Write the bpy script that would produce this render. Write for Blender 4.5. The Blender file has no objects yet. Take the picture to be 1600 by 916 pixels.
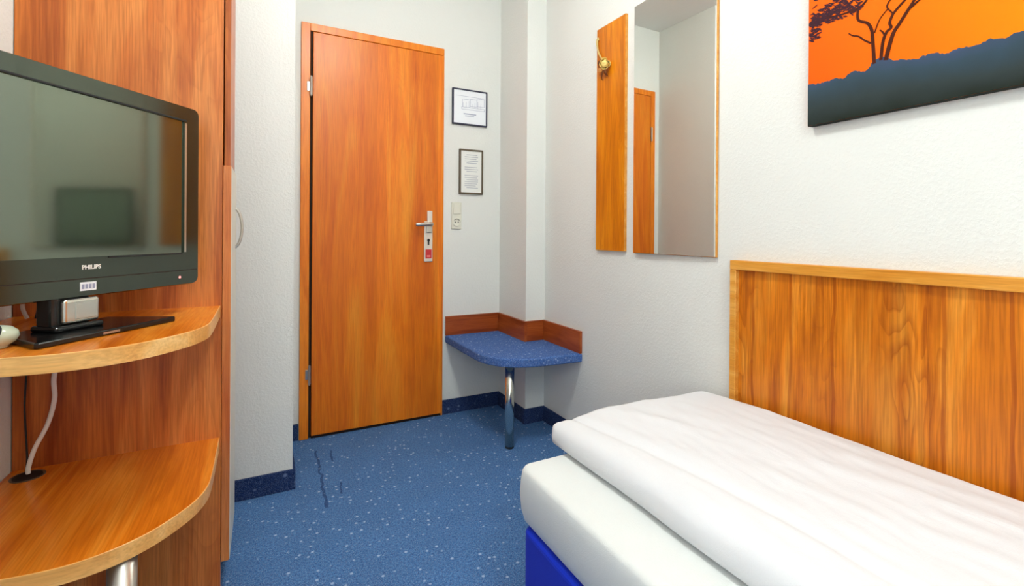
import bpy, bmesh, math, random
from mathutils import Vector, Matrix, noise
random.seed(7)
SC = bpy.context.scene
COL = SC.collection

# ------------------------------------------------------------------ camera
H = 1.10
F_PX, YAW, PITCH, ROLL, PRINC_Y = 743.1, 27.5465, -0.0504, 0.3797, 365.37
th, pt, rl = (math.radians(a) for a in (YAW, PITCH, ROLL))
fwd = Vector((math.sin(th), math.cos(th), 0)); rgt = Vector((math.cos(th), -math.sin(th), 0)); up = Vector((0, 0, 1))
f2 = fwd*math.cos(pt) + up*math.sin(pt); u2 = -fwd*math.sin(pt) + up*math.cos(pt)
r3 = rgt*math.cos(rl) + u2*math.sin(rl); u3 = -rgt*math.sin(rl) + u2*math.cos(rl)
cam_d = bpy.data.cameras.new('camera'); cam = bpy.data.objects.new('camera', cam_d); COL.objects.link(cam)
cam_d.sensor_width = 36; cam_d.lens = F_PX/1600*36; cam_d.shift_y = -(458-PRINC_Y)/1600; cam_d.clip_start = 0.02
m = Matrix.Identity(4)
for i in range(3):
    m[i][0] = r3[i]; m[i][1] = u3[i]; m[i][2] = -f2[i]
m[2][3] = H
cam.matrix_world = m
SC.camera = cam

# ------------------------------------------------------------------ world, added window light, exposure
W_ = bpy.data.worlds.new('world'); SC.world = W_; W_.use_nodes = True
W_.node_tree.nodes['Background'].inputs[0].default_value = (0.85, 0.93, 1, 1)
W_.node_tree.nodes['Background'].inputs[1].default_value = 1.0
SC.view_settings.view_transform = 'Standard'; SC.view_settings.look = 'None'
SC.view_settings.gamma = 1; SC.view_settings.use_curve_mapping = False
SC.view_settings.exposure = 0.90
WIN = (-1.50, -0.20, 0.80, 2.40)          # added opening in the left wall behind the camera, to light the bed wall (y0,y1,z0,z1)
YB = -1.75
ld = bpy.data.lights.new('window_fill', 'AREA'); ld.shape = 'RECTANGLE'; ld.size = WIN[1]-WIN[0]-0.08; ld.size_y = WIN[3]-WIN[2]-0.08
ld.energy = 12; ld.color = (0.86, 0.95, 1.0)
lo = bpy.data.objects.new('window_fill', ld); COL.objects.link(lo)  # area light filling the added window, brightens the bed side
lo.location = (-0.582-0.07, (WIN[0]+WIN[1])/2, (WIN[2]+WIN[3])/2); lo.rotation_euler = (math.radians(90), 0, math.radians(-90))
LAMP_COLOR = (.92, .98, .97, 1)
LAMP_STRENGTH = 32

# ------------------------------------------------------------------ measures
D, W = 2.740, 1.470           # door wall, bed wall
XL = -0.582                   # wall with the shelves
JX, JY = 0.114, 2.236         # wall block beside the door
KX, KY = 1.344, 2.398         # column in the corner
CEIL = 2.69

# ------------------------------------------------------------------ helpers
def lin(c):
    return tuple(((v/255)/12.92 if v/255 <= .04045 else ((v/255+.055)/1.055)**2.4) for v in c) + (1,)

class NT:
    def __init__(s, name):
        s.m = bpy.data.materials.new(name); s.m.use_nodes = True
        s.t = s.m.node_tree; s.b = s.t.nodes['Principled BSDF']
    def n(s, typ, **kw):
        o = s.t.nodes.new(typ)
        for k, v in kw.items():
            if k in o.inputs: o.inputs[k].default_value = v
            else: setattr(o, k, v)
        return o
    def l(s, a, b): s.t.links.new(a, b)
    def ramp(s, fac, stops):
        r = s.n('ShaderNodeValToRGB'); e = r.color_ramp.elements
        while len(e) < len(stops): e.new(0.5)
        for i, (p, c) in enumerate(stops): e[i].position = p; e[i].color = c
        s.l(fac, r.inputs[0]); return r.outputs[0]
    def mix(s, fac, a, b, mode='MIX'):
        x = s.n('ShaderNodeMix', data_type='RGBA', blend_type=mode)
        for i, v in ((0, fac), (6, a), (7, b)):
            if hasattr(v, 'node'): s.l(v, x.inputs[i])
            else: x.inputs[i].default_value = v
        return x.outputs[2]
    def math(s, op, a, b=0.0, c=None):
        x = s.n('ShaderNodeMath', operation=op)
        for i, v in enumerate((a, b, c)):
            if v is None: continue
            if hasattr(v, 'node'): s.l(v, x.inputs[i])
            else: x.inputs[i].default_value = v
        return x.outputs[0]
    def coords(s, scale=(1, 1, 1), loc=(0, 0, 0), rot=(0, 0, 0)):
        tc = s.n('ShaderNodeTexCoord'); mp = s.n('ShaderNodeMapping')
        mp.inputs['Scale'].default_value = scale; mp.inputs['Location'].default_value = loc; mp.inputs['Rotation'].default_value = rot
        s.l(tc.outputs['Object'], mp.inputs['Vector']); return mp.outputs[0]
    def noise(s, vec, scale, detail=3, rough=.5, dist=0):
        x = s.n('ShaderNodeTexNoise', Scale=scale, Detail=detail, Roughness=rough, Distortion=dist); s.l(vec, x.inputs['Vector']); return x.outputs[0]
    def bump(s, h, strength, dist):
        x = s.n('ShaderNodeBump', Strength=strength, Distance=dist); s.l(h, x.inputs['Height']); s.l(x.outputs[0], s.b.inputs['Normal'])
    def base(s, c):
        if hasattr(c, 'node'): s.l(c, s.b.inputs['Base Color'])
        else: s.b.inputs['Base Color'].default_value = c
    def set(s, **kw):
        for k, v in kw.items(): s.b.inputs[k.replace('_', ' ')].default_value = v
        return s

def plain(name, rgb, rough=.5, metal=0, spec=.5, var=.06, vscale=30):
    t = NT(name); c = lin(rgb); d = tuple(v*(1-var*2) for v in c[:3]) + (1,)
    t.base(t.mix(t.noise(t.coords(), vscale, 2), d, c))
    t.set(Roughness=rough, Metallic=metal); t.b.inputs['Specular IOR Level'].default_value = spec
    return t.m

def wood(name, dark, mid, light, axis=2, scale=1.0, strips=None, rough=.32, figure=.5, loc=(0, 0, 0), stripax=0, contrast=1.0, pore=.8, seam=0.0):
    """veneer: long bands + cathedral figure + fine pores, grain along axis"""
    t = NT(name)
    def sc(k, g):
        v = [k]*3; v[axis] = g; return tuple(v)
    co = t.coords(sc(scale, scale*.09), loc)
    w = .16*contrast
    band = t.noise(co, 9, 4, .55, 1.2)
    colr = t.ramp(band, [(max(.0, .5-w*1.3), lin(dark)), (.5, lin(mid)), (min(1, .5+w*1.2), lin(light))])
    # cathedral figure
    c2 = t.coords(sc(scale, scale*.26), loc)
    warp = t.noise(c2, 4.6, 2.5, .5, .25)
    rings = t.math('FRACT', t.math('MULTIPLY', warp, 22.0))
    rr = t.ramp(rings, [(0, (0, 0, 0, 1)), (.10, (1, 1, 1, 1)), (.5, (1, 1, 1, 1)), (1, (.25, .25, .25, 1))])
    zone = t.ramp(t.noise(t.coords(sc(scale, scale*.15), (3.1, 1.7, .4)), 4.2, 1), [(.48, (0, 0, 0, 1)), (.62, (1, 1, 1, 1))])
    fac = t.math('MULTIPLY', t.math('SUBTRACT', 1.0, rr), t.math('MULTIPLY', zone, figure))
    colr = t.mix(fac, colr, lin(dark))
    # pores
    fine = t.noise(t.coords(sc(scale*1.0, scale*.03), loc), 170, 2, .6)
    pf = t.ramp(fine, [(.35, (pore, pore*.93, pore*.84, 1)), (.6, (1, 1, 1, 1))])
    colr = t.mix(.75, colr, pf, 'MULTIPLY')
    if strips:
        tc = t.n('ShaderNodeTexCoord'); sp = t.n('ShaderNodeSeparateXYZ'); t.l(tc.outputs['Object'], sp.inputs[0])
        k = t.math('FLOOR', t.math('DIVIDE', sp.outputs[stripax], strips))
        wn = t.n('ShaderNodeTexWhiteNoise', noise_dimensions='1D'); t.l(k, wn.inputs['W'])
        g = t.ramp(wn.outputs[0], [(0, (.80, .76, .70, 1)), (1, (1.0, 1.0, 1.0, 1))])
        colr = t.mix(1.0, colr, g, 'MULTIPLY')
        if seam:     # darker heartwood line where two veneer leaves meet
            fr_ = t.math('FRACT', t.math('DIVIDE', t.math('MULTIPLY_ADD', t.math('SUBTRACT', t.noise(t.coords(sc(1, .6), loc), 7, 1), .5), .03, sp.outputs[stripax]), strips))
            ln_ = t.math('MULTIPLY', t.math('LESS_THAN', t.math('ABSOLUTE', t.math('SUBTRACT', fr_, .5)), seam), t.math('GREATER_THAN', wn.outputs[0], .45))
            colr = t.mix(t.math('MULTIPLY', ln_, .55), colr, lin(dark))
    t.base(colr); t.set(Roughness=rough); t.b.inputs['Specular IOR Level'].default_value = .38
    t.bump(fine, .05, .001)
    return t.m

def carpet(name, base, dark, speck, speckle=True, marks=False, dens=36.0):
    t = NT(name); co = t.coords()
    mott = t.noise(co, 5, 4, .6); fib = t.noise(co, 330, 2, .7); mid = t.noise(co, 130, 3, .75)
    c = t.ramp(mott, [(.3, lin(tuple(v*.90 for v in base))), (.7, lin(base))])
    c = t.mix(t.ramp(mid, [(.36, (1, 1, 1, 1)), (.60, (0, 0, 0, 1))]), c, lin(dark))
    c = t.mix(t.math('MULTIPLY', t.ramp(fib, [(.52, (0, 0, 0, 1)), (.66, (1, 1, 1, 1))]), .45), c, lin(speck))
    if speckle:
        v = t.n('ShaderNodeTexVoronoi', Scale=dens, Randomness=.85); t.l(co, v.inputs['Vector'])
        dots = t.ramp(v.outputs['Distance'], [(.13, (1, 1, 1, 1)), (.24, (0, 0, 0, 1))])
        c = t.mix(t.math('MULTIPLY', dots, .62), c, lin(speck))
    if marks:
        # two thin pulled-thread marks running across the carpet in front of the door
        tc = t.n('ShaderNodeTexCoord'); sp = t.n('ShaderNodeSeparateXYZ'); t.l(tc.outputs['Object'], sp.inputs[0])
        wob = t.math('MULTIPLY', t.math('SUBTRACT', t.noise(co, 14, 2), .5), .035)
        for (x0, sl, ya, yb, wd) in ((.228, .44, 2.02, 2.57, .0055), (.300, .36, 2.10, 2.20, .004), (.30, .20, 2.42, 2.54, .005)):
            lx = t.math('ABSOLUTE', t.math('SUBTRACT', t.math('ADD', sp.outputs[0], wob), t.math('MULTIPLY_ADD', t.math('SUBTRACT', sp.outputs[1], ya), -sl*.0+0.02, x0)))
            inx = t.math('LESS_THAN', lx, wd)
            iny = t.math('MULTIPLY', t.math('GREATER_THAN', sp.outputs[1], ya), t.math('LESS_THAN', sp.outputs[1], yb))
            c = t.mix(t.math('MULTIPLY', t.math('MULTIPLY', inx, iny), .55), c, lin((22, 38, 84)))
    t.base(c); t.set(Roughness=.95); t.b.inputs['Specular IOR Level'].default_value = .1
    t.bump(t.math('ADD', fib, mid), .6, .004)
    return t.m

def wallpaper(name, rgb):
    t = NT(name); co = t.coords()
    a = t.noise(co, 95, 3, .6); b = t.noise(co, 260, 2)
    c = lin(rgb); d = tuple(v*.955 for v in c[:3]) + (1,)
    t.base(t.mix(t.noise(co, 2.2, 2), d, c)); t.set(Roughness=.9); t.b.inputs['Specular IOR Level'].default_value = .2
    t.bump(t.math('ADD', t.ramp(a, [(.45, (0, 0, 0, 1)), (.62, (1, 1, 1, 1))]), t.math('MULTIPLY', b, .4)), .28, .0022)
    return t.m

M = {}
M['wall'] = wallpaper('woodchip_wallpaper', (228, 228, 222))
M['ceiling'] = plain('ceiling_paint', (232, 231, 226), .9, var=.01)
M['carpet'] = carpet('blue_carpet', (82, 136, 194), (46, 84, 142), (196, 214, 236), marks=True)
M['carpet_edge'] = carpet('blue_carpet_strip', (36, 58, 104), (22, 38, 76), (130, 150, 190), dens=20)
M['carpet_seat'] = carpet('blue_carpet_seat', (78, 118, 186), (48, 80, 144), (184, 202, 230), dens=44)
M['door_wood'] = wood('cherry_door', (218, 100, 4), (242, 130, 16), (252, 160, 44), rough=.36, strips=.178, figure=.22, scale=1.3, loc=(.3, 0, 0), contrast=1.3)
M['frame_wood'] = wood('cherry_frame', (214, 104, 10), (236, 130, 24), (246, 150, 44), figure=.1, scale=2)
M['ward_wood'] = wood('cherry_wardrobe', (150, 64, 20), (204, 112, 46), (230, 146, 74), scale=1.3, figure=.3, contrast=1.15, loc=(1.2, .4, .9), pore=.66)
M['ward_edge'] = wood('cherry_wardrobe_edge', (190, 100, 46), (212, 124, 62), (226, 144, 80), scale=2.5, figure=.05)
M['shelf_wood'] = wood('cherry_shelf', (196, 96, 12), (226, 124, 26), (240, 150, 48), axis=1, scale=1.3, figure=.15, rough=.22, loc=(0, .2, 0))
M['shelf_band'] = wood('shelf_edge_band', (230, 160, 80), (244, 184, 104), (252, 204, 132), axis=0, scale=1.2, figure=.05)
M['panel_wood'] = wood('cherry_wall_panel', (150, 62, 4), (222, 126, 22), (244, 166, 62), scale=1.25, figure=.55, loc=(0, 2.35, .3), contrast=1.5, strips=.125, stripax=1, pore=.62, seam=.035)
M['trim_wood'] = wood('light_cherry_trim', (206, 132, 40), (222, 152, 58), (234, 172, 84), axis=1, scale=2.5, figure=.05)
M['coat_wood'] = wood('cherry_coat_board', (180, 90, 0), (220, 126, 2), (234, 150, 22), scale=1.6, figure=.3, loc=(0, .7, .2))
M['bench_wood'] = wood('dark_cherry_bench', (128, 52, 14), (160, 74, 28), (180, 94, 44), axis=0, scale=2.2, figure=.1)
M['bench_wood_y'] = wood('dark_cherry_bench_side', (128, 52, 14), (160, 74, 28), (180, 94, 44), axis=1, scale=2.2, figure=.1)
M['chrome'] = plain('chrome', (214, 216, 208), .2, 1, var=.02)
M['steel'] = plain('brushed_steel', (196, 192, 184), .32, 1, var=.05)
M['alu'] = plain('pale_aluminium', (222, 214, 204), .38, .7, var=.03)
M['black_gloss'] = plain('black_gloss_plastic', (18, 19, 20), .16, var=.02)
M['bezel'] = NT('tv_bezel_gloss').set(Roughness=.14, IOR=1.95, Specular_Tint=(.86, 1, .80, 1)).m
M['bezel'].node_tree.nodes['Principled BSDF'].inputs['Base Color'].default_value = (.006, .007, .006, 1)
tscr = NT('tv_screen'); tscr.base(tscr.mix(tscr.noise(tscr.coords(), 4, 1), (.012, .018, .012, 1), (.02, .026, .018, 1))); tscr.set(Roughness=.07, IOR=2.75, Specular_Tint=(.88, 1, .80, 1)); M['screen'] = tscr.m
M['black_matt'] = plain('black_rubber', (22, 22, 24), .6)
M['white_plastic'] = plain('white_plastic', (236, 232, 224), .4, var=.02)
M['cream_plastic'] = plain('cream_plastic', (222, 220, 204), .4, var=.02)
M['paper'] = plain('white_paper', (236, 238, 242), .7, var=.02)
M['paper_warm'] = plain('cream_paper', (232, 232, 226), .7, var=.02)
M['ink'] = plain('grey_print', (178, 180, 188), .8)
M['ink_blue'] = plain('blue_grey_print', (150, 154, 180), .8)
M['frame_navy'] = plain('navy_frame', (34, 36, 62), .4)
M['frame_brown'] = plain('brown_frame', (92, 78, 58), .45)
M['red'] = plain('red_sticker', (206, 38, 44), .45)
M['pink'] = plain('pale_red_print', (240, 120, 116), .5)
M['led'] = NT('red_led').set(Roughness=.3).m
lb = M['led'].node_tree.nodes['Principled BSDF']; lb.inputs['Base Color'].default_value = (.8, .1, .1, 1); lb.inputs['Emission Color'].default_value = (1, .25, .22, 1); lb.inputs['Emission Strength'].default_value = 1.2
M['gap'] = plain('dark_gap', (40, 22, 10), .9)
def fabric(name, rgb, wr=0.0, rough=.9, sheen=.2, fine=420):
    t = NT(name); co = t.coords(); c = lin(rgb); d = tuple(v*.94 for v in c[:3]) + (1,)
    f = t.noise(co, fine, 2); t.base(t.mix(f, d, c)); t.set(Roughness=rough); t.b.inputs['Sheen Weight'].default_value = sheen; t.b.inputs['Specular IOR Level'].default_value = .15
    hgt = t.math('MULTIPLY', f, .15)
    if wr:
        big = t.noise(t.coords((1, .45, 1)), 11, 3, .55, .8); hgt = t.math('MULTIPLY_ADD', big, wr, hgt)
    t.bump(hgt, .5, .006); return t.m
M['sheet'] = fabric('white_sheet', (224, 227, 225), wr=.35)
M['duvet'] = fabric('white_duvet', (224, 225, 228), wr=.9)
M['blue_fabric'] = fabric('royal_blue_fabric', (22, 50, 190), rough=.95, sheen=.05)
M['pot'] = plain('pale_green_glaze', (196, 204, 180), .18, var=.05)
M['yellow'] = plain('yellow_petals', (246, 216, 126), .7, var=.12, vscale=90)
M['stem'] = plain('straw_stem', (206, 176, 104), .6, var=.1)
M['tan_leaf'] = plain('tan_leaf', (216, 142, 66), .6, var=.1)
M['brown_leaf'] = plain('brown_leaf', (124, 66, 18), .6, var=.1)
M['mirror'] = NT('mirror_glass').set(Metallic=1.0, Roughness=.0).m
M['mirror'].node_tree.nodes['Principled BSDF'].inputs['Base Color'].default_value = (.86, .88, .84, 1)
# print of the sunset picture (flat ink on canvas)
t = NT('sunset_print'); tc = t.n('ShaderNodeTexCoord'); sp = t.n('ShaderNodeSeparateXYZ'); t.l(tc.outputs['Object'], sp.inputs[0])
g = t.math('ADD', t.math('MULTIPLY', sp.outputs[2], 1.0), t.math('MULTIPLY', t.noise(t.coords(), 5, 3), .06))
g2 = t.math('MULTIPLY_ADD', sp.outputs[1], -.9, t.math('MULTIPLY', g, .35))
t.base(t.ramp(g2, [(-.0, lin((240, 84, 2))), (.30, lin((244, 110, 0))), (.62, lin((250, 146, 0))), (1, lin((252, 158, 0)))])); t.set(Roughness=.7, Specular_IOR_Level=.15); M['sunset'] = t.m
t = NT('ground_print'); co = t.coords()
sp = t.n('ShaderNodeSeparateXYZ'); t.l(co, sp.inputs[0])
t.base(t.ramp(t.math('MULTIPLY_ADD', t.noise(co, 7, 3), .5, t.math('MULTIPLY', sp.outputs[2], 5.5)), [(.22, lin((30, 36, 28))), (.5, lin((48, 58, 58))), (.8, lin((52, 70, 82))), (1, lin((64, 78, 104)))])); t.set(Roughness=.7, Specular_IOR_Level=.15); M['ground_print'] = t.m
M['tree_print'] = plain('tree_print', (78, 30, 12), .7, 0, .15, var=.2, vscale=60)
M['foliage_print'] = plain('foliage_print', (70, 34, 44), .7, 0, .15, var=.2, vscale=120)

def add_mesh(name, verts, faces, mat, parent=None, base=None, smooth=False, local=False):
    """verts in room coordinates unless local; a top-level mesh gets its origin at its base"""
    me = bpy.data.meshes.new(name)
    if parent is not None and not local:
        p = parent
        off = Vector((0, 0, 0))
        while p is not None: off += Vector(p.location); p = p.parent
    elif base is not None: off = Vector(base)
    else: off = Vector((0, 0, 0))
    me.from_pydata([tuple(Vector(v)-off) for v in verts], [], faces); me.validate()
    bm = bmesh.new(); bm.from_mesh(me); bmesh.ops.recalc_face_normals(bm, faces=bm.faces); bm.to_mesh(me); bm.free()
    if smooth:
        for p_ in me.polygons: p_.use_smooth = True
    me.materials.append(M[mat] if isinstance(mat, str) else mat)
    o = bpy.data.objects.new(name, me); COL.objects.link(o)
    if parent is not None: o.parent = parent
    elif base is not None: o.location = base
    return o

def box_vf(x0, x1, y0, y1, z0, z1, bev=0.0, seg=2):
    bm = bmesh.new(); bmesh.ops.create_cube(bm, size=1)
    for v in bm.verts: v.co = Vector(((x0+x1)/2+v.co.x*(x1-x0), (y0+y1)/2+v.co.y*(y1-y0), (z0+z1)/2+v.co.z*(z1-z0)))
    if bev: bmesh.ops.bevel(bm, geom=bm.edges[:], offset=bev, segments=seg, affect='EDGES', profile=.5)
    bm.verts.index_update(); V = [v.co.copy() for v in bm.verts]; Fc = [[v.index for v in f.verts] for f in bm.faces]; bm.free()
    return V, Fc

def box(name, x0, x1, y0, y1, z0, z1, mat, parent=None, bev=0.0, seg=2, local=False, base=None):
    V, Fc = box_vf(x0, x1, y0, y1, z0, z1, bev, seg)
    if parent is None and base is None: base = ((x0+x1)/2, (y0+y1)/2, z0)
    return add_mesh(name, V, Fc, mat, parent, base, local=local, smooth=False)

def join_vf(parts):
    V, Fc = [], []
    for v, f in parts:
        o = len(V); V += list(v); Fc += [[i+o for i in q] for q in f]
    return V, Fc

def prism_vf(poly, z0, z1, bev=0.0, seg=3):
    bm = bmesh.new(); vs = [bm.verts.new((x, y, z0)) for x, y in poly]; f = bm.faces.new(vs)
    r = bmesh.ops.extrude_face_region(bm, geom=[f]); 
    for v in r['geom']:
        if isinstance(v, bmesh.types.BMVert): v.co.z = z1
    bmesh.ops.recalc_face_normals(bm, faces=bm.faces)
    if bev:
        ed = [e for e in bm.edges if abs(e.verts[0].co.z-e.verts[1].co.z) < 1e-6]
        bmesh.ops.bevel(bm, geom=ed, offset=bev, segments=seg, affect='EDGES', profile=.5, clamp_overlap=True)
    bm.verts.index_update(); V = [v.co.copy() for v in bm.verts]; Fc = [[v.index for v in q.verts] for q in bm.faces]; bm.free()
    return V, Fc

def tube_vf(pts, r, n=10, cap=True):
    pts = [Vector(p) for p in pts]; V, Fc = [], []
    rr = r if isinstance(r, (list, tuple)) else [r]*len(pts)
    prev = None
    for i, p in enumerate(pts):
        t = (pts[min(i+1, len(pts)-1)]-pts[max(i-1, 0)]).normalized()
        if prev is None:
            a = Vector((0, 0, 1)) if abs(t.z) < .9 else Vector((1, 0, 0)); e1 = t.cross(a).normalized()
        else: e1 = (prev - t*prev.dot(t)).normalized()
        e2 = t.cross(e1); prev = e1
        for k in range(n):
            an = 2*math.pi*k/n; V.append(p+(e1*math.cos(an)+e2*math.sin(an))*rr[i])
    for i in range(len(pts)-1):
        for k in range(n): Fc.append([i*n+k, i*n+(k+1) % n, (i+1)*n+(k+1) % n, (i+1)*n+k])
    if cap: Fc.append(list(range(n))[::-1]); Fc.append([(len(pts)-1)*n+k for k in range(n)])
    return V, Fc

def spline(pts, k=8):
    P = [Vector(p) for p in pts]; out = []
    for i in range(len(P)-1):
        a, b, c, d = P[max(i-1, 0)], P[i], P[i+1], P[min(i+2, len(P)-1)]
        for j in range(k):
            t = j/k; out.append(.5*((2*b)+(c-a)*t+(2*a-5*b+4*c-d)*t*t+(-a+3*b-3*c+d)*t**3))
    return out+[P[-1]]

def lathe_vf(prof, c, n=28):
    V, Fc = [], []
    for r, z in prof:
        for k in range(n):
            a = 2*math.pi*k/n; V.append((c[0]+r*math.cos(a), c[1]+r*math.sin(a), c[2]+z))
    for i in range(len(prof)-1):
        for k in range(n): Fc.append([i*n+k, i*n+(k+1) % n, (i+1)*n+(k+1) % n, (i+1)*n+k])
    Fc.append([(len(prof)-1)*n+k for k in range(n)]); Fc.append(list(range(n))[::-1])
    return V, Fc

def thing(name, loc, label, cat, group=None, rotz=0):
    o = bpy.data.objects.new(name, None); o.empty_display_size = .05; COL.objects.link(o); o.location = loc; o.rotation_euler = (0, 0, rotz)
    o['label'] = label; o['category'] = cat
    if group: o['group'] = group
    return o
def tag(o, label, cat, group=None):
    o['label'] = label; o['category'] = cat
    if group: o['group'] = group
    return o
def struct(o, label=None, cat=None):
    o['kind'] = 'structure'
    if label: o['label'] = label
    if cat: o['category'] = cat
    return o

# ------------------------------------------------------------------ room shell
T = .12
struct(box('floor', XL-T, W+T, YB-T, D+T, -.1, 0, 'carpet', base=(0, 0, 0)), 'blue speckled carpet floor of the hotel room', 'floor')
struct(box('ceiling', XL-T, W+T, YB-T, D+T, CEIL, CEIL+.1, 'ceiling'), 'plain white ceiling of the room', 'ceiling')
struct(box('wall_far', XL, W, D+.008, D+T, 0, CEIL, 'wall', base=(0, D, 0)), 'white wall that holds the wooden door', 'wall')
struct(box('wall_right', W, W+T, YB, D+T, 0, CEIL, 'wall', base=(W, 0, 0)), 'white woodchip wall alongside the bed', 'wall')
struct(box('wall_projection', XL, JX, JY, D+.008, 0, CEIL, 'wall', base=(0, JY, 0)), 'white wall block projecting between wardrobe and door', 'wall')
struct(box('wall_column', KX, W, KY, D+.008, 0, CEIL, 'wall', base=(KX, KY, 0)), 'narrow white square column in the corner behind the bench', 'wall')
struct(box('wall_near', XL-T, W+T, YB-T, YB, 0, CEIL, 'wall', base=(0, YB, 0)), 'white wall behind the viewer', 'wall')
y0, y1, z0, z1 = WIN
wn = join_vf([box_vf(XL-T, XL, YB, y0, 0, CEIL), box_vf(XL-T, XL, y1, D+T, 0, CEIL), box_vf(XL-T, XL, y0, y1, 0, z0), box_vf(XL-T, XL, y0, y1, z1, CEIL)])
struct(add_mesh('wall_left', *wn, 'wall', base=(XL, 0, 0)), 'white wall behind the television shelf', 'wall')
wd = bpy.data.objects.new('fill_window_1', None); COL.objects.link(wd); wd.location = (XL, (y0+y1)/2, z0); struct(wd, 'unseen white framed window added left of the viewer to light the room', 'window')
def wbar(a, b, c, d): return box_vf(XL-.055, XL-.008, a, b, c, d, .004)
add_mesh('fill_window_frame', *join_vf([wbar(y0, y1, z0, z0+.06), wbar(y0, y1, z1-.06, z1), wbar(y0, y0+.06, z0, z1), wbar(y1-.06, y1, z0, z1), wbar((y0+y1)/2-.04, (y0+y1)/2+.04, z0, z1)]), 'white_plastic', wd)
box('fill_window_sill', XL+.001, XL+.13, y0-.04, y1+.04, z0-.03, z0-.002, 'white_plastic', wd, .004)

BH, BT = .086, .011
def baseboard(name, x0, x1, y0, y1, label):
    struct(box(name, x0, x1, y0, y1, 0, BH, 'carpet_edge', bev=.002, seg=1), label, 'baseboard')
baseboard('baseboard_door_right', .961, KX-BT, D+.008-BT, D+.008, 'dark blue carpet skirting between door and column')
baseboard('baseboard_door_left', JX+BT, .166, D+.008-BT, D+.008, 'short dark blue skirting left of the door frame')
baseboard('baseboard_column_side', KX-BT, KX, KY, D+.008, 'dark blue skirting on the door side of the column')
baseboard('baseboard_column_front', KX-BT, W-BT, KY-BT, KY, 'dark blue skirting on the front of the column')
baseboard('baseboard_right', W-BT, W, YB, KY, 'dark blue skirting running along the bed wall')
baseboard('baseboard_projection', -.57, JX, JY-BT, JY, 'dark blue skirting in front of the wall block beside the wardrobe')
baseboard('baseboard_projection_side', JX, JX+BT, JY-BT, D+.008, 'dark blue skirting on the door side of the wall block')
baseboard('baseboard_left', XL, XL+BT, YB, 1.16, 'dark blue skirting under the shelf wall')

# ------------------------------------------------------------------ door
dr = bpy.data.objects.new('door_1', None); COL.objects.link(dr); dr.location = (.564, D, 0)
struct(dr, 'closed cherry wood room door with flush leaf', 'door')
yw = D+.008
fr = add_mesh('door_frame', *join_vf([box_vf(.169, .2135, D-.008, yw, 0, 2.209, .002, 1), box_vf(.2135, .959, D-.008, yw, 2.168, 2.209, .002, 1), box_vf(.9485, .959, D-.008, yw, 0, 2.168, .002, 1)]), 'frame_wood', dr)
box('rebate', .2135, .9485, D+.001, yw-.001, .004, 2.168, 'gap', dr)
leaf = box('door_leaf', .2265, .9475, D-.018, D-.001, .018, 2.162, 'door_wood', dr, .003)
box('threshold_gap', .2265, .9475, D-.004, D, .001, .016, 'gap', dr)
for zc in (.343, 1.872):
    hg = add_mesh('hinge', *join_vf([tube_vf([(.2175, D-.021, zc-.047), (.2175, D-.021, zc+.047)], .0075, 12), tube_vf([(.2175, D-.021, zc-.053), (.2175, D-.021, zc-.047)], .005, 10), tube_vf([(.2175, D-.021, zc+.047), (.2175, D-.021, zc+.053)], .005, 10)]), 'steel', dr)
    box('hinge_plate', .197, .213, D-.012, D-.007, zc-.026, zc+.026, 'steel', hg, .002, 1)
yl = D-.018
hp = add_mesh('lock_plate', *join_vf([box_vf(.834, .886, yl-.010, yl, .929, 1.168, .004), box_vf(.852, .884, yl-.012, yl, 1.160, 1.229, .004)]), 'alu', dr)
box('plate_cap', .846, .880, yl-.015, yl-.010, 1.10, 1.16, 'steel', hp, .004)
tubep = spline([(.866, yl-.008, 1.150), (.866, yl-.045, 1.150), (.858, yl-.056, 1.150), (.835, yl-.058, 1.149), (.800, yl-.057, 1.147), (.772, yl-.052, 1.146)], 6)
lv = add_mesh('door_lever', *tube_vf(tubep, [.0125]*10+[.011]*(len(tubep)-10), 12), 'steel', dr, smooth=True)
add_mesh('keyhole', *join_vf([tube_vf([(.860, yl-.0105, 1.056), (.860, yl-.0125, 1.056)], .0085, 14), box_vf(.8555, .8645, yl-.0125, yl-.0105, 1.028, 1.054)]), 'black_matt', dr)
st = box('red_sticker', .842, .879, yl-.0118, yl-.010, .948, 1.002, 'red', dr, .0006, 1); st['label'] = 'small red sticker on the lock plate'
add_mesh('sticker_print', *join_vf([lathe_vf([(.011, 0), (.011, .0004)], (0, 0, 0), 16)]), 'pink', st)
st.children[0].rotation_euler = (math.radians(90), 0, 0); st.children[0].location = (.8605-dr.location[0], yl-.0119-dr.location[1], .986)
add_mesh('sticker_print', *join_vf([box_vf(.850, .871, yl-.0122, yl-.0118, .956, .968)]), 'pink', st)

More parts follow.
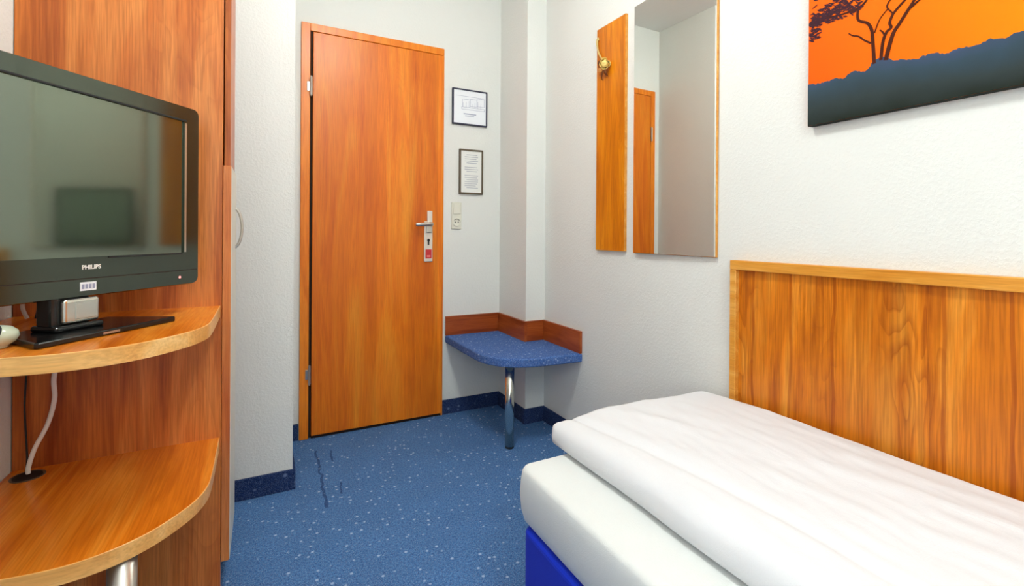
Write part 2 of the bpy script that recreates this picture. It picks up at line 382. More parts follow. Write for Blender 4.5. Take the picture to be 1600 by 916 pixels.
# ------------------------------------------------------------------ framed notices, switch
def notice(x0, x1, z0, z1, fmat, pmat, fw, label, kind):
    o = thing('framed_notice', ((x0+x1)/2, yw, z0), label, 'framed notice')
    yf = D-.008
    add_mesh('frame', *join_vf([box_vf(x0, x1, yf, yw, z0, z0+fw, .0012, 1), box_vf(x0, x1, yf, yw, z1-fw, z1, .0012, 1), box_vf(x0, x0+fw, yf, yw, z0+fw, z1-fw), box_vf(x1-fw, x1, yf, yw, z0+fw, z1-fw)]), fmat, o)
    pp = box('paper', x0+fw, x1-fw, yf+.004, yw-.002, z0+fw, z1-fw, pmat, o)
    ys = yf+.0035; q = []
    def ln(a, b, c, d): q.append(box_vf(a, b, ys, ys+.0006, c, d))
    w, h = x1-x0, z1-z0
    if kind == 'plan':
        X = lambda u: x0+w*u
        Z = lambda v: z0+h*v
        ln(X(.10), X(.93), Z(.80), Z(.806))
        for a, b, c, d in ((.28, .50, .72, .50), (.50, .70, .74, .54), (.70, .92, .78, .56), (.26, .92, .50, .44)):
            ln(X(a), X(b), Z(c)-.0016, Z(c)); ln(X(a), X(b), Z(d)-.0016, Z(d)); ln(X(a), X(a)+.0016, Z(d), Z(c)); ln(X(b)-.0016, X(b), Z(d), Z(c))
        for k in range(7): ln(X(.3+.085*k), X(.3+.085*k)+.0014, Z(.50), Z(.62+.03*(k % 3)))
        ln(X(.32), X(.68), Z(.30), Z(.325)); ln(X(.36), X(.62), Z(.25), Z(.265))
    else:
        for k in range(17):
            v = .88-.046*k
            if k in (5, 9): continue
            a = .22 if k % 4 else .3; b = .8-.13*random.random()
            ln(x0+w*a, x0+w*b, z0+h*v-.003, z0+h*v+.001)
    add_mesh('printed_lines', *join_vf(q), 'ink_blue' if kind == 'plan' else 'ink', pp)
    return o
notice(1.012, 1.244, 1.767, 1.987, 'frame_navy', 'paper', .0085, 'framed floor plan in a thin navy frame beside the door top', 'plan')
notice(1.060, 1.218, 1.341, 1.618, 'frame_brown', 'paper_warm', .0105, 'framed text notice in a brown upright frame above the light switch', 'text')

sw = thing('switch_socket', (1.046, yw, 1.124), 'cream double wall plate with light switch above a power socket', 'switch')
box('wall_plate', 1.014, 1.078, D-.001, yw, 1.124, 1.288, 'cream_plastic', sw, .003)
box('rocker', 1.023, 1.069, D-.007, D-.001, 1.215, 1.278, 'cream_plastic', sw, .003)
sk = add_mesh('socket', *lathe_vf([(.026, 0), (.026, .004), (.022, .005), (.0205, .001), (.001, .001)], (0, 0, 0), 26), 'cream_plastic', sw, local=True)
sk.rotation_euler = (math.radians(90), 0, 0); sk.location = (0, -.009, .042)
for dx in (-.0095, .0095):
    hh = add_mesh('socket_hole', *lathe_vf([(.0034, 0), (.0034, .0015)], (dx, 0, .0008), 10), 'black_matt', sk, local=True)
arc = [(.0195*math.cos(a), .0195*math.sin(a), .0022) for a in [math.radians(35+11*k) for k in range(11)]]
add_mesh('socket_dark_arc', *tube_vf(arc, .0018, 6), 'frame_brown', sk, local=True)  # brown arc across the upper part of the socket

# ------------------------------------------------------------------ corner bench
ZS = .478
bn = thing('corner_bench', (1.12, 2.16, 0), 'small corner bench with blue carpet seat, wooden upstand and chrome leg', 'bench')
curve = spline([(.985, 2.30, 0), (.990, 2.245, 0), (1.012, 2.180, 0), (1.05, 2.122, 0), (1.10, 2.080, 0), (1.17, 2.052, 0), (1.26, 2.036, 0), (1.36, 2.028, 0)], 4)
poly = [(.980, D+.007), (.980, 2.5)] + [(p.x, p.y) for p in curve] + [(W-.001, 2.020), (W-.001, KY-.001), (KX-.001, KY-.001), (KX-.001, D+.007)]
V, Fc = prism_vf(poly, .432, ZS, .009, 3); add_mesh('seat', V, Fc, 'carpet_seat', bn)
bt = .017
box('upstand', .977, KX-bt, D+.008-bt, D+.007, ZS, .593, 'bench_wood', bn, .001, 1)
box('upstand', KX-bt, KX-.001, KY-bt, D+.007, ZS, .593, 'bench_wood_y', bn, .001, 1)
box('upstand', KX-.001, W-bt, KY-bt, KY-.001, ZS, .593, 'bench_wood', bn, .001, 1)
box('upstand', W-bt, W-.001, 2.020, KY-.001, ZS, .593, 'bench_wood_y', bn, .001, 1)
lg = add_mesh('leg', *lathe_vf([(.0235, .012), (.0235, .428)], (1.122, 2.165, 0), 28), 'chrome', bn, smooth=False)
for p_ in lg.data.polygons: p_.use_smooth = len(p_.vertices) == 4
add_mesh('foot', *lathe_vf([(.021, 0), (.0225, .003), (.0225, .012)], (1.122, 2.165, 0), 24), 'black_matt', lg)
add_mesh('mounting_flange', *lathe_vf([(.04, .426), (.04, .4325)], (1.122, 2.165, 0), 24), 'steel', lg)

# ------------------------------------------------------------------ coat board, rose, mirror
cb = thing('coat_board', (W, 1.79, 1.021), 'tall narrow cherry wood board mounted left of the mirror', 'wall board')
bd = box('board', W-.014, W-.001, 1.687, 1.892, 1.023, 2.104, 'coat_wood', cb)
add_mesh('edge_band', *join_vf([box_vf(W-.0145, W-.001, 1.6845, 1.687, 1.021, 2.106), box_vf(W-.0145, W-.001, 1.892, 1.8945, 1.021, 2.106), box_vf(W-.0145, W-.001, 1.687, 1.892, 2.104, 2.106), box_vf(W-.0145, W-.001, 1.687, 1.892, 1.021, 1.023)]), 'trim_wood', bd)

xr = W-.014
rs = thing('artificial_rose', (xr, 1.825, 1.87), 'small yellow rose ornament with stem hanging on the wooden coat board', 'flower')
add_mesh('stem', *tube_vf(spline([(xr-.004, 1.886, 2.058), (xr-.006, 1.884, 2.02), (xr-.008, 1.868, 1.98), (xr-.012, 1.840, 1.945), (xr-.017, 1.815, 1.922)], 6), .0042, 8), 'stem', rs, smooth=True)
add_mesh('hanging_loop', *tube_vf(spline([(xr-.003, 1.893, 2.03), (xr-.005, 1.892, 2.052), (xr-.004, 1.882, 2.064), (xr-.003, 1.878, 2.05)], 5), .003, 8), 'stem', rs, smooth=True)
ctr = Vector((xr-.020, 1.806, 1.912)); axd = Vector((-.75, -.5, -.42)).normalized()
e1 = axd.cross(Vector((0, 0, 1))).normalized(); e2 = axd.cross(e1)
bloom = lathe_vf([(.004, -.022), (.013, -.014), (.018, 0), (.016, .012), (.010, .018), (.004, .016)], (0, 0, 0), 16)
def orient(V, c): return [c + e1*v[0] + e2*v[1] + axd*v[2] for v in V]
core = add_mesh('bloom', orient(bloom[0], ctr), bloom[1], 'yellow', rs, smooth=True)
for k in range(7):
    a0 = 2*math.pi*k/7+(.3 if k % 2 else 0); V, Fc = [], []
    nu, nv = 7, 6
    for i in range(nu+1):
        for j in range(nv+1):
            a = a0+(i/nu-.5)*1.25; s = j/nv
            rad = .009+.011*math.sin(s*1.7)+(.005*s*s*(1-abs(i/nu-.5)*1.2))+(.004*s if k % 2 else 0); zz = -.018+.034*s-.012*s*s*(k % 2)
            V.append(ctr+e1*(rad*math.cos(a))+e2*(rad*math.sin(a))+axd*zz)
    for i in range(nu):
        for j in range(nv): q = i*(nv+1)+j; Fc.append([q, q+1, q+nv+2, q+nv+1])
    pet = add_mesh('petal', V, Fc, 'yellow', core, smooth=True)
    sm = pet.modifiers.new('thick', 'SOLIDIFY'); sm.thickness = .0012
def leafmesh(name, a, b, w, mat, bend):
    a, b = Vector(a), Vector(b); d = (b-a); side = d.cross(Vector((1, 0, 0))).normalized(); V, Fc = [], []; n = 9
    for i in range(n):
        s = i/(n-1); c = a+d*s+Vector((-bend*math.sin(s*math.pi), 0, 0)); ww = w*math.sin(math.pi*(s*.92+.06))
        V += [c-side*ww, c+Vector((.003, 0, 0)), c+side*ww]
    for i in range(n-1):
        for j in range(2): q = i*3+j; Fc.append([q, q+1, q+4, q+3])
    o = add_mesh(name, V, Fc, mat, rs, smooth=True); o.modifiers.new('thick', 'SOLIDIFY').thickness = .001
leafmesh('leaf', (xr-.014, 1.818, 1.884), (xr-.012, 1.872, 1.898), .010, 'tan_leaf', .012)
leafmesh('leaf', (xr-.014, 1.808, 1.896), (xr-.008, 1.800, 1.852), .009, 'brown_leaf', .012)
leafmesh('leaf', (xr-.014, 1.812, 1.894), (xr-.006, 1.845, 1.845), .007, 'brown_leaf', .010)
leafmesh('leaf', (xr-.016, 1.842, 1.944), (xr-.006, 1.874, 1.916), .008, 'brown_leaf', .008)

mi = thing('wall_mirror', (W, 1.405, 1.015), 'tall frameless mirror on a wood backing, reflecting the door', 'mirror')  # hangs a touch off the wall at its far edge
box('backing_board', W-.010, W-.001, 1.1905, 1.6215, 1.0165, 2.1075, 'trim_wood', mi, .001, 1)
box('mirror_glass', W-.0140, W-.0102, 1.193, 1.6195, 1.0185, 2.1055, 'mirror', mi)
mi.rotation_euler.z = math.radians(.86); mi.location.x -= .0036

# ------------------------------------------------------------------ picture
PX = W-.024; PY0, PY1, PZ0, PZ1 = .8565, -.22, 1.427, 2.17
pc = thing('canvas_picture', (W, (PY0+PY1)/2, PZ0), 'wide canvas print of an acacia tree against an orange sunset', 'picture')
cv = box('canvas', PX, W-.001, PY1, PY0, PZ0, PZ1, 'sunset', pc, .0012, 1)
# shift object coordinates: origin of the print at its lower far corner
for v in cv.data.vertices: v.co -= Vector((0, PY0, PZ0))-Vector(pc.location)
cv.location = Vector((0, PY0, PZ0))-Vector(pc.location)
def flat(name, poly, off, mat, par=cv):
    n = len(poly); V = [(PX-off, y, z) for y, z in poly]+[(PX-off+.0006, y, z) for y, z in poly]
    Fc = [list(range(n)), list(range(n, 2*n))[::-1]]+[[i, (i+1) % n, n+(i+1) % n, n+i] for i in range(n)]
    return V, Fc
rn = random.Random(3)
edge = []
ridge = [(.8565, 1.553), (.8203, 1.5456), (.78, 1.5491), (.7605, 1.5435), (.7305, 1.5552), (.705, 1.5456), (.691, 1.5572), (.6841, 1.5701), (.668, 1.574), (.6503, 1.5658), (.6371, 1.5539), (.618, 1.5497), (.5871, 1.5435), (.5577, 1.5483), (.5295, 1.5372), (.5025, 1.5419), (.4766, 1.5381), (.4518, 1.5443), (.4279, 1.5374), (.4096, 1.5434), (.36, 1.538), (.30, 1.546), (.22, 1.540), (.12, 1.55), (.0, 1.542), (-.12, 1.55), (PY1, 1.545)]
for (ya, za), (yb, zb) in zip(ridge, ridge[1:]):
    k = max(3, int(abs(ya-yb)/.004))
    for i in range(k):
        y = ya+(yb-ya)*i/k; edge.append((y, za+(zb-za)*i/k+.004*(rn.random()-.5)+.003*noise.noise(Vector((y*60, 3, 0)))))
edge.append(ridge[-1])
add_mesh('canvas_lower_edge', *box_vf(PX, W-.002, PY1, PY0, PZ0-.0006, PZ0+.0004), 'ground_print', pc)
gp = add_mesh('ground_silhouette', *flat('g', edge+[(PY1, PZ0+.0006), (PY0, PZ0+.0006)], .0007, 'ground_print'), 'ground_print', pc)
def strip(pts, w0, w1, off=.0011):
    """flat tapering branch in the picture plane, given as (y,z) points"""
    P = spline([(p[0], p[1], 0) for p in pts], 5); L, R = [], []
    for i, p in enumerate(P):
        t = (P[min(i+1, len(P)-1)]-P[max(i-1, 0)]).normalized(); nn = Vector((-t.y, t.x, 0)); w = w0+(w1-w0)*i/(len(P)-1)
        L.append((p.x+nn.x*w, p.y+nn.y*w)); R.append((p.x-nn.x*w, p.y-nn.y*w))
    V, Fc = [], []
    for a, b in zip(L, R): V += [(PX-off, a[0], a[1]), (PX-off, b[0], b[1]), (PX+.0002, a[0], a[1]), (PX+.0002, b[0], b[1])]
    for i in range(len(L)-1):
        q = i*4; Fc += [[q, q+1, q+5, q+4], [q+2, q+6, q+7, q+3], [q, q+4, q+6, q+2], [q+1, q+3, q+7, q+5]]
    return V, Fc
# points come from the print itself: trunk forks just above the ground, crown spreads beyond the top
br = [
 ([(.6817, 1.5601), (.6855, 1.6185), (.6881, 1.6509), (.6981, 1.6745), (.7167, 1.6878), (.723, 1.7003), (.7206, 1.7236), (.7062, 1.7336), (.6975, 1.7497), (.69, 1.80)], .0042, .0022),
 ([(.6896, 1.618), (.7056, 1.6316), (.7201, 1.6476), (.7348, 1.655), (.7453, 1.665)], .0024, .0014),
 ([(.7224, 1.7235), (.7465, 1.7241), (.7733, 1.7267), (.8052, 1.7332)], .0028, .0012),
 ([(.6664, 1.5649), (.6622, 1.6103), (.654, 1.6343), (.6436, 1.6427), (.6469, 1.6566), (.6395, 1.6765), (.6252, 1.6914), (.6126, 1.703), (.6034, 1.7194), (.59, 1.80)], .0036, .0022),
 ([(.6573, 1.6278), (.6641, 1.64), (.6692, 1.6458)], .0022, .0014),
 ([(.6553, 1.5613), (.6472, 1.5973), (.6376, 1.6282), (.6249, 1.6461), (.6093, 1.6699), (.6007, 1.683), (.5926, 1.6961), (.5881, 1.7125), (.58, 1.80)], .0048, .0022),
 ([(.6047, 1.6747), (.594, 1.682), (.582, 1.6897), (.5644, 1.6983), (.52, 1.76)], .0026, .0014),
 ([(.6818, 1.6427), (.671, 1.6718), (.6594, 1.6865), (.6511, 1.6947)], .0011, .0008),
 ([(.6395, 1.6777), (.6528, 1.6992), (.6496, 1.7113), (.6447, 1.7188), (.63, 1.76)], .0016, .0010),
]
add_mesh('tree_silhouette', *join_vf([strip(*b, .0011+.00012*i) for i, b in enumerate(br)]), 'tree_print', pc)
# feathery crown: small flat leaf tufts
qs = []
for k in range(900):
    if k < 430:
        s = rn.random(); y = .856-.14*s; z = 1.730+.012*s+(.010+.018*s)*rn.gauss(0, 1)
        if k < 40: y = rn.uniform(.825, .856); z = rn.uniform(1.675, 1.715)
        if k >= 40 and z < 1.715: continue
    else:
        y = rn.uniform(.30, .85); z = 1.85+.07*math.sin((y-.3)*5.5)+.035*rn.gauss(0, 1)
    if y > .853 or z > PZ1-.01: continue
    a = rn.uniform(-.5, .9); l = rn.uniform(.004, .011); w = rn.uniform(.0012, .003); o_ = .0010+.0004*rn.random()
    dy, dz = math.cos(a), math.sin(a)
    V = [(PX-o_, min(.8555, y+dy*l*sx-dz*w*sy), z+dz*l*sx+dy*w*sy) for sx, sy in ((-1, -.6), (0, -1), (1, 0), (0, 1), (-1, .4))]
    qs.append((V, [[0, 1, 2, 3, 4]]))
fo = add_mesh('foliage_silhouette', *join_vf(qs), 'foliage_print', pc); fo['kind'] = 'stuff'

# ------------------------------------------------------------------ wooden wall panel along the bed
hp_ = thing('bed_wall_panel', (W, .1, .12), 'cherry veneer wall panel with pale wooden trim alongside the bed', 'wall panel')
PYN = -1.0
box('panel_board', W-.016, W-.001, PYN, 1.092, .12, .980, 'panel_wood', hp_)
box('trim_top', W-.034, W-.001, PYN, 1.1155, .980, 1.012, 'trim_wood', hp_, .002, 1)
box('trim_side', W-.034, W-.001, 1.092, 1.1155, .12, .980, 'trim_wood', hp_, .002, 1)

# ------------------------------------------------------------------ bed, duvet
BX0, BX1, BYF, BYN = .622, W-.036, 1.125, -.98
bed = thing('single_bed', ((BX0+BX1)/2, .1, 0), 'single bed with white mattress on a royal blue upholstered base', 'bed')
def rrect(x0, x1, y0, y1, r, n=5):
    out = []
    for cx, cy, a0 in ((x1-r, y1-r, 0), (x0+r, y1-r, 90), (x0+r, y0+r, 180), (x1-r, y0+r, 270)):
        for k in range(n+1): a = math.radians(a0+90*k/n); out.append((cx+r*math.cos(a), cy+r*math.sin(a)))
    return out
V, Fc = prism_vf(rrect(BX0, BX1, BYN, BYF, .03), .04, .31, .012, 3); add_mesh('bed_base', V, Fc, 'blue_fabric', bed)
for fx in (BX0+.08, BX1-.08):
    for fy in (BYN+.1, BYF-.1): add_mesh('bed_foot', *lathe_vf([(.022, 0), (.026, .041)], (fx, fy, 0), 16), 'black_matt', bed)
ZM = .46
# mattress: rings of a rounded rectangle, bulging sides
rings = [(.012, .311), (.004, .318), (-.003, .345), (-.006, .385), (-.004, .425), (-.001, .448), (.003, .4555), (.010, .4590), (.03, .4605), (.06, .461), (.16, .4615)]
V, Fc = [], []
for ins, z in rings:
    r = max(.012, .034-ins*.3)
    V += [(x, y, z) for x, y in rrect(BX0+.008+ins, BX1-.004-ins*.3, BYN+.01+ins, 1.160-ins, r, 6)]
n = len(V)//len(rings)
for i in range(len(rings)-1):
    for k in range(n): Fc.append([i*n+k, i*n+(k+1) % n, (i+1)*n+(k+1) % n, (i+1)*n+k])
Fc.append([(len(rings)-1)*n+k for k in range(n)]); Fc.append(list(range(n))[::-1])
mt = add_mesh('mattress', V, Fc, 'sheet', bed, smooth=True)

NXD, NYD = 90, 190
DYF, DYN = 1.246, -.72
def q_ell(a):
    a = max(0., min(1., a)); return (1-(1-a)**2.4)**(1/2.4)
def duvet_pt(i, j, top):
    u = i/NXD; v = j/NYD
    u = .5-.5*math.cos(u*math.pi)*(.35)-(.5*.65)*(1-2*u) ; v = v**1.15
    y = DYF+(DYN-DYF)*v
    xl = .767+.006*noise.noise(Vector((y*4, 0, 0)))-.010*v; xrr = BX1-.002
    x = xl+(xrr-xl)*u
    dl, drr, df, dn = x-xl, xrr-x, DYF-y, y-DYN
    # rounded corner at the far left
    k = q_ell(min(dl, df)/.07)*q_ell(drr/.03)*q_ell(dn/.06)
    RC = .05
    if dl < RC and df < RC:
        a_, b_ = 1-dl/RC, 1-df/RC
        x, y = xl+RC*(1-a_*math.sqrt(1-b_*b_/2)), DYF-RC*(1-b_*math.sqrt(1-a_*a_/2))
    yc = y-.012*math.sin(min(1, drr/.66)*math.pi*2.5)*max(0, 1-df/.2)*.6
    hgt = .086+.010*math.sin((x-xl)*4.6)-.012*max(0, 1-df/.22)
    wr = .006*noise.noise(Vector((x*5+.2*y, y*2.2, 1)))+.004*noise.noise(Vector((x*16+y*3, y*4.5, 5)))+.0025*noise.noise(Vector((x*34-y*6, y*9, 9)))
    wr += -.006*math.exp(-((x-(xl+.105+.03*math.sin(y*3.3)))/.014)**2)           # long soft crease near the turned edge
    rid = x-(1.02+.10*math.sin(y*2.0+.5)+.25*(.9-y)); wr += .004*math.exp(-(rid/.03)**2)
    if top: z = ZM+.030+(hgt-.030+wr)*k
    else: z = ZM+.030-.0265*k**.7-(.006*(1-df/.07)*k if df < .07 else 0)
    return (x, yc, z)
V, Fc = [], []
for s in (1, 0):
    for i in range(NXD+1):
        for j in range(NYD+1): V.append(duvet_pt(i, j, s))
A = (NXD+1)*(NYD+1); st_ = NYD+1
for i in range(NXD):
    for j in range(NYD):
        a = i*st_+j; Fc.append([a, a+1, a+st_+1, a+st_]); Fc.append([A+a, A+a+st_, A+a+st_+1, A+a+1])
for i in range(NXD):
    for j in (0, NYD): a = i*st_+j; Fc.append([a, a+st_, A+a+st_, A+a])
for j in range(NYD):
    for i in (0, NXD): a = i*st_+j; Fc.append([a, a+1, A+a+1, A+a])
dv = add_mesh('duvet', V, Fc, 'duvet', base=(1.1, .3, ZM), smooth=True)
bm = bmesh.new(); bm.from_mesh(dv.data); bmesh.ops.remove_doubles(bm, verts=bm.verts, dist=.0004); bmesh.ops.recalc_face_normals(bm, faces=bm.faces); bm.to_mesh(dv.data); bm.free()
tag(dv, 'thick white duvet spread over the mattress', 'duvet')

# ------------------------------------------------------------------ wardrobe with curved shelves
WY = 1.70; WXR = -.113; WT = 2.42; WB = 1.985
wr_ = thing('wardrobe', ((XL+WXR)/2, WY, 0), 'tall cherry wood wardrobe with two rounded shelves on its side panel', 'wardrobe')
box('side_panel', XL+.002, WXR, WY, WY+.019, 0, WT, 'ward_wood', wr_, .001, 1)
box('side_panel', XL+.002, WXR, WB-.019, WB, 0, WT, 'ward_wood', wr_)
box('back_panel', XL+.002, XL+.010, WY+.019, WB-.019, .086, WT, 'ward_wood', wr_)
box('top_panel', XL+.010, WXR, WY+.019, WB-.019, WT-.019, WT, 'ward_wood', wr_)
box('bottom_panel', XL+.010, WXR-.012, WY+.019, WB-.019, .086, .105, 'ward_wood', wr_)
box('plinth', WXR-.05, WXR-.032, WY+.019, WB-.019, 0, .086, 'ward_wood', wr_)
ud = box('upper_door', WXR+.001, WXR+.018, WY+.045, WB-.002, 1.306, WT, 'ward_wood', wr_, .001, 1)
ldr = box('lower_door', WXR+.001, WXR+.023, WY+.001, WB-.002, .086, 1.302, 'ward_edge', wr_, .001, 1)
box('door_facing', WXR+.0228, WXR+.0242, WY+.003, WB-.004, .088, 1.300, 'cream_plastic', ldr)['label'] = 'pale laminate door front'
hx = WXR+.023
bow = spline([(hx-.002, 1.94, 1.184), (hx+.010, 1.94, 1.170), (hx+.018, 1.94, 1.145), (hx+.021, 1.94, 1.113), (hx+.018, 1.94, 1.081), (hx+.010, 1.94, 1.056), (hx-.002, 1.94, 1.042)], 6)
add_mesh('bow_handle', *tube_vf(bow, .0048, 10), 'steel', ldr, smooth=True)

prof = spline([(-.1185, WY, 0), (-.1175, 1.55, 0), (-.1175, 1.44, 0), (-.121, 1.372, 0), (-.138, 1.312, 0), (-.166, 1.264, 0), (-.205, 1.217, 0), (-.25, 1.184, 0), (-.30, 1.165, 0), (-.35, 1.159, 0), (-.42, 1.166, 0), (-.50, 1.186, 0), (XL+.002, 1.215, 0)], 5)
def shelf(ztop, dx=0.0, dyy=0.0):
    pr = [(p.x, p.y + dyy*min(1, (WY-p.y)/.3)) for p in prof]
    pol = pr+[(XL+.002, WY-.0005)]
    V, Fc = prism_vf(pol, ztop-.034, ztop)
    sh = add_mesh('shelf', V, Fc, 'shelf_wood', wr_)
    V, Fc = [], []
    nr = []
    for i, p in enumerate(pr):
        a = Vector(pr[min(i+1, len(pr)-1)]+(0,))-Vector(pr[max(i-1, 0)]+(0,)); nn = Vector((-a.y, a.x, 0)).normalized()
        c = Vector((-.4, 1.55, 0))
        if nn.dot(Vector(p+(0,))-c) < 0: nn = -nn
        nr.append(nn)
    for p, nn in zip(pr, nr):
        o_ = Vector(p+(0,))+nn*.0018; i_ = Vector(p+(0,))+nn*.0001
        V += [(o_.x, o_.y, ztop-.0335), (o_.x, o_.y, ztop-.0008), (i_.x, i_.y, ztop+.0002), (i_.x, i_.y, ztop-.0342)]
    for i in range(len(pr)-1):
        q = i*4
        for k in range(4): Fc.append([q+k, q+(k+1) % 4, q+4+(k+1) % 4, q+4+k])
    Fc += [[0, 1, 2, 3], [len(V)-4, len(V)-1, len(V)-2, len(V)-3]]
    eb = add_mesh('edge_band', V, Fc, 'shelf_band', sh, smooth=False)
    return sh
ZL, ZU = .470, .873
s_low = shelf(ZL, dyy=.018); s_up = shelf(ZU)
gx, gy = -.532, 1.648
add_mesh('cable_grommet', *lathe_vf([(.034, 0), (.034, .0016), (.030, .002), (.029, .0006)], (gx, gy, ZL), 28), 'frame_brown', s_low)
add_mesh('cable_hole', *lathe_vf([(.0285, .0003), (.0285, .0011)], (gx, gy, ZL), 28), 'black_matt', s_low)
lg2 = add_mesh('support_leg', *lathe_vf([(.0255, .004), (.0255, ZL-.034)], (-.255, 1.238, 0), 28), 'steel', wr_)
for p_ in lg2.data.polygons: p_.use_smooth = len(p_.vertices) == 4
add_mesh('foot', *lathe_vf([(.03, 0), (.03, .004)], (-.255, 1.238, 0), 24), 'black_matt', lg2)

# ------------------------------------------------------------------ television (local frame: x along the screen, y = away from viewer, z up)
TVP = (-.343, 1.377, ZU); tang = math.atan2(.7912, .6116)
tv = thing('television', TVP, 'black flat screen television on a glossy stand on the upper shelf', 'television', rotz=tang)
HW = .293; Z0, Z1 = .953-ZU, 1.443-ZU
sx0, sx1, sz0, sz1 = -.243, .243, 1.041-ZU, 1.400-ZU
def tvbox(name, x0, x1, y0, y1, z0, z1, mat, par=tv, bev=0., seg=2): return box(name, x0, x1, y0, y1, z0, z1, mat, par, bev, seg, local=True)
# rounded outer case
def rr_xz(x0, x1, z0, z1, r, y, n=6):
    return [(px, y, pz) for px, pz in rrect(x0, x1, z0, z1, r, n)]
def loft(rings, cap0=True, cap1=True):
    n = len(rings[0]); V = [p for r in rings for p in r]; Fc = []
    for i in range(len(rings)-1):
        for k in range(n): Fc.append([i*n+k, i*n+(k+1) % n, (i+1)*n+(k+1) % n, (i+1)*n+k])
    if cap0: Fc.append(list(range(n)))
    if cap1: Fc.append([(len(rings)-1)*n+k for k in range(n)][::-1])
    return V, Fc
V, Fc = loft([rr_xz(-HW+.004, HW-.004, Z0+.004, Z1-.004, .016, .006), rr_xz(-HW, HW, Z0, Z1, .019, .010), rr_xz(-HW, HW, Z0, Z1, .019, .032), rr_xz(-HW+.03, HW-.03, Z0+.05, Z1-.03, .02, .060), rr_xz(-HW+.10, HW-.10, Z0+.09, Z1-.10, .02, .080)])
add_mesh('rear_case', V, Fc, 'black_gloss', tv, local=True)
# front bezel as a closed ring around the screen
o1 = rr_xz(-HW, HW, Z0, Z1, .019, .008); o2 = rr_xz(-HW+.003, HW-.003, Z0+.003, Z1-.003, .017, .0); i1 = rr_xz(sx0, sx1, sz0, sz1, .002, .0); i2 = rr_xz(sx0, sx1, sz0, sz1, .002, .008)
V, Fc = loft([o1, o2, i1, i2], False, False)
bz = add_mesh('bezel', V, Fc, 'bezel', tv, local=True)
tvbox('screen', sx0, sx1, .004, .0075, sz0, sz1, 'screen')
tvbox('bevel_strip', sx1+.0015, sx1+.0075, -.0006, .002, sz0+.002, sz1-.004, 'chrome', bz)
tvbox('speaker_seam', -HW+.006, HW-.006, -.0008, .002, .9925-ZU, .9945-ZU, 'gap', bz)
tvbox('screen_lip', sx0, sx1+.006, -.0022, .002, sz1+.0005, sz1+.004, 'black_matt', bz)
lip = tvbox('screen_lip', .04, sx1-.005, -.0022, .002, sz0-.004, sz0-.0005, 'black_matt', bz)
def text_mesh(name, s, size, loc, mat, par):
    cu = bpy.data.curves.new(name, 'FONT'); cu.body = s; cu.size = size; cu.align_x = 'CENTER'; cu.align_y = 'CENTER'; cu.extrude = .0004; cu.offset = .0004
    to = bpy.data.objects.new('tmp_text', cu); COL.objects.link(to); dg = bpy.context.evaluated_depsgraph_get()
    me = bpy.data.meshes.new_from_object(to.evaluated_get(dg)); bpy.data.objects.remove(to); me.name = name
    me.materials.clear(); me.materials.append(M[mat]); o = bpy.data.objects.new(name, me); COL.objects.link(o)
    o.parent = par; o.rotation_euler = (math.radians(90), 0, 0); o.location = loc; return o
text_mesh('maker_lettering', 'PHILIPS', .0128, (.0015, -.0008, 1.0185-ZU), 'white_plastic', bz)
stk = tvbox('info_sticker', -.022, .012, -.0012, .0002, .967-ZU, .986-ZU, 'paper', bz); stk['label'] = 'small white sticker'
add_mesh('sticker_print', *join_vf([box_vf(-.019+.0075*k, -.0135+.0075*k, -.0016, -.0011, .971-ZU, .9815-ZU) for k in range(4)]), 'ink_blue', stk, local=True)
ledo = add_mesh('power_light', *lathe_vf([(.0036, 0), (.0030, .0012)], (0, 0, 0), 14), 'led', bz, local=True); ledo.rotation_euler = (math.radians(90), 0, 0); ledo.location = (.231, .0004, .975-ZU)
# stand: glossy wedge plate and chrome neck
def plate(poly, z0, z1): return prism_vf(poly, z0, z1, .003, 2)
base_poly = [(-.150, -.072), (.146, -.072), (.150, -.066), (.110, .085), (-.110, .085), (-.154, -.066)]
sb = add_mesh('stand_base', *plate(base_poly, .0005, .013), 'black_gloss', tv, local=True)
tvbox('base_badge', -.030, .006, -.0726, -.0700, .004, .0085, 'steel', sb)
nk = tvbox('stand_neck', -.072, .006, .008, .050, .013, Z0+.03, 'black_gloss', tv, .006)
tvbox('neck_cover', -.056, .018, -.004, .010, .026, Z0-.001, 'chrome', nk, .006, 3)
tvbox('neck_inset', -.034, .010, -.0052, -.0035, .034, Z0-.010, 'chrome', nk, .001, 1)
tvbox('neck_foot', -.078, .022, -.012, .056, .0125, .025, 'black_gloss', nk, .005, 3)

# ------------------------------------------------------------------ things on the shelves
pt_ = thing('small_pot', (-.452, 1.262, ZU), 'small rounded pale green pot left of the television stand', 'pot')
add_mesh('body', *lathe_vf([(.014, 0), (.016, .002), (.017, .006), (.026, .012), (.031, .022), (.029, .032), (.020, .040), (.009, .043), (.002, .044)], (-.452, 1.262, ZU+.0004), 30), 'pot', pt_, smooth=True)
band = [Vector((-.452, 1.262, ZU)) + Vector((math.cos(a0)*r*1.02, math.sin(a0)*r*1.02, z)) for r, z, a0 in ((.009, .043, -1.0), (.020, .040, -1.05), (.029, .032, -1.15), (.031, .022, -1.3), (.026, .012, -1.5))]
add_mesh('dark_band', *tube_vf(spline(band, 5), .0028, 8), 'black_matt', pt_, smooth=True)

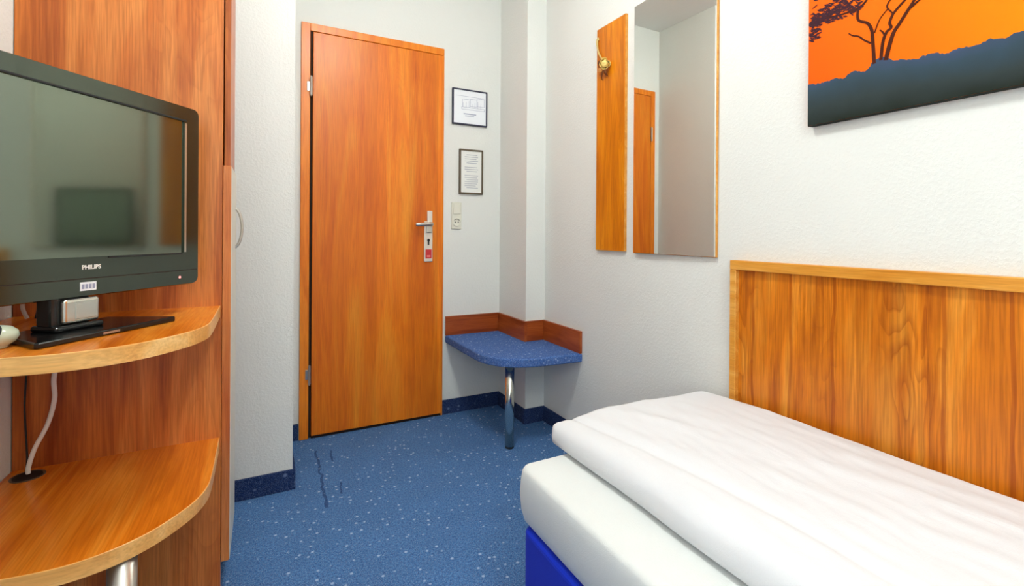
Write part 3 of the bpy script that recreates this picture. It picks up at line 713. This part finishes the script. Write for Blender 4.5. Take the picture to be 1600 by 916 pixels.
def cord(name, pts, r, mat, label): 
    b = pts[-1]; return tag(add_mesh(name, *tube_vf(spline(pts, 8), r, 10), mat, base=b, smooth=True), label, 'cable')
cord('white_cable', [(-.455, 1.60, .80), (-.462, 1.605, .775), (-.474, 1.618, .72), (-.476, 1.63, .665), (-.492, 1.64, .60), (-.518, 1.645, .54), (-.530, 1.647, .495), (-.531, 1.648, .4775)], .0052, 'white_plastic', 'thick white cable hanging into the hole of the lower shelf')
cord('black_cable', [(-.545, 1.688, .815), (-.548, 1.689, .74), (-.552, 1.689, .64), (-.548, 1.688, .55), (-.543, 1.678, .50), (-.540, 1.660, .4755)], .0022, 'black_matt', 'thin black cable against the wardrobe panel above the lower shelf')
cord('antenna_cable', [(-.512, 1.57, .975), (-.526, 1.60, .94), (-.534, 1.62, .905), (-.527, 1.625, .8775)], .0042, 'white_plastic', 'short white antenna cable behind the television stand')
cord('power_cable', [(-.488, 1.57, .975), (-.498, 1.60, .94), (-.505, 1.62, .905), (-.510, 1.622, .8765)], .0030, 'black_matt', 'short black power cable behind the television stand')
pg = tag(add_mesh('cable_plug', *join_vf([tube_vf([(-.462, 1.548, ZU+.010), (-.452, 1.562, ZU+.010)], .0085, 12), tube_vf([(-.470, 1.537, ZU+.010), (-.462, 1.548, ZU+.010)], .0065, 12), tube_vf([(-.452, 1.562, ZU+.010), (-.446, 1.570, ZU+.010)], [.0085, .005], 12)]), 'cream_plastic', base=(-.458, 1.555, ZU), smooth=True), 'tiny cream cable plug lying beside the television neck', 'plug')

# ------------------------------------------------------------------ ceiling lamps: front one gives the bench its shadow, rear one is added fill
t = NT('lit_opal_glass'); t.set(Roughness=.4); t.b.inputs['Emission Color'].default_value = LAMP_COLOR; t.b.inputs['Emission Strength'].default_value = LAMP_STRENGTH; M['opal'] = t.m
for lx, ly, lb_ in ((.42, 1.25, 'round white glass ceiling lamp above the foot of the bed'), (.42, -.85, 'round white glass ceiling lamp added behind the viewer as frontal fill')):
    c_ = (lx, ly, CEIL)
    cl = thing('ceiling_lamp', c_, lb_, 'ceiling lamp', 'ceiling lamps')
    add_mesh('lamp_base', *lathe_vf([(.15, -.03), (.15, -.001)], c_, 36), 'white_plastic', cl)
    add_mesh('glass_shade', *lathe_vf([(.02, -.205), (.07, -.195), (.115, -.165), (.140, -.12), (.146, -.07), (.146, -.0305)], c_, 36), 'opal', cl, smooth=True)
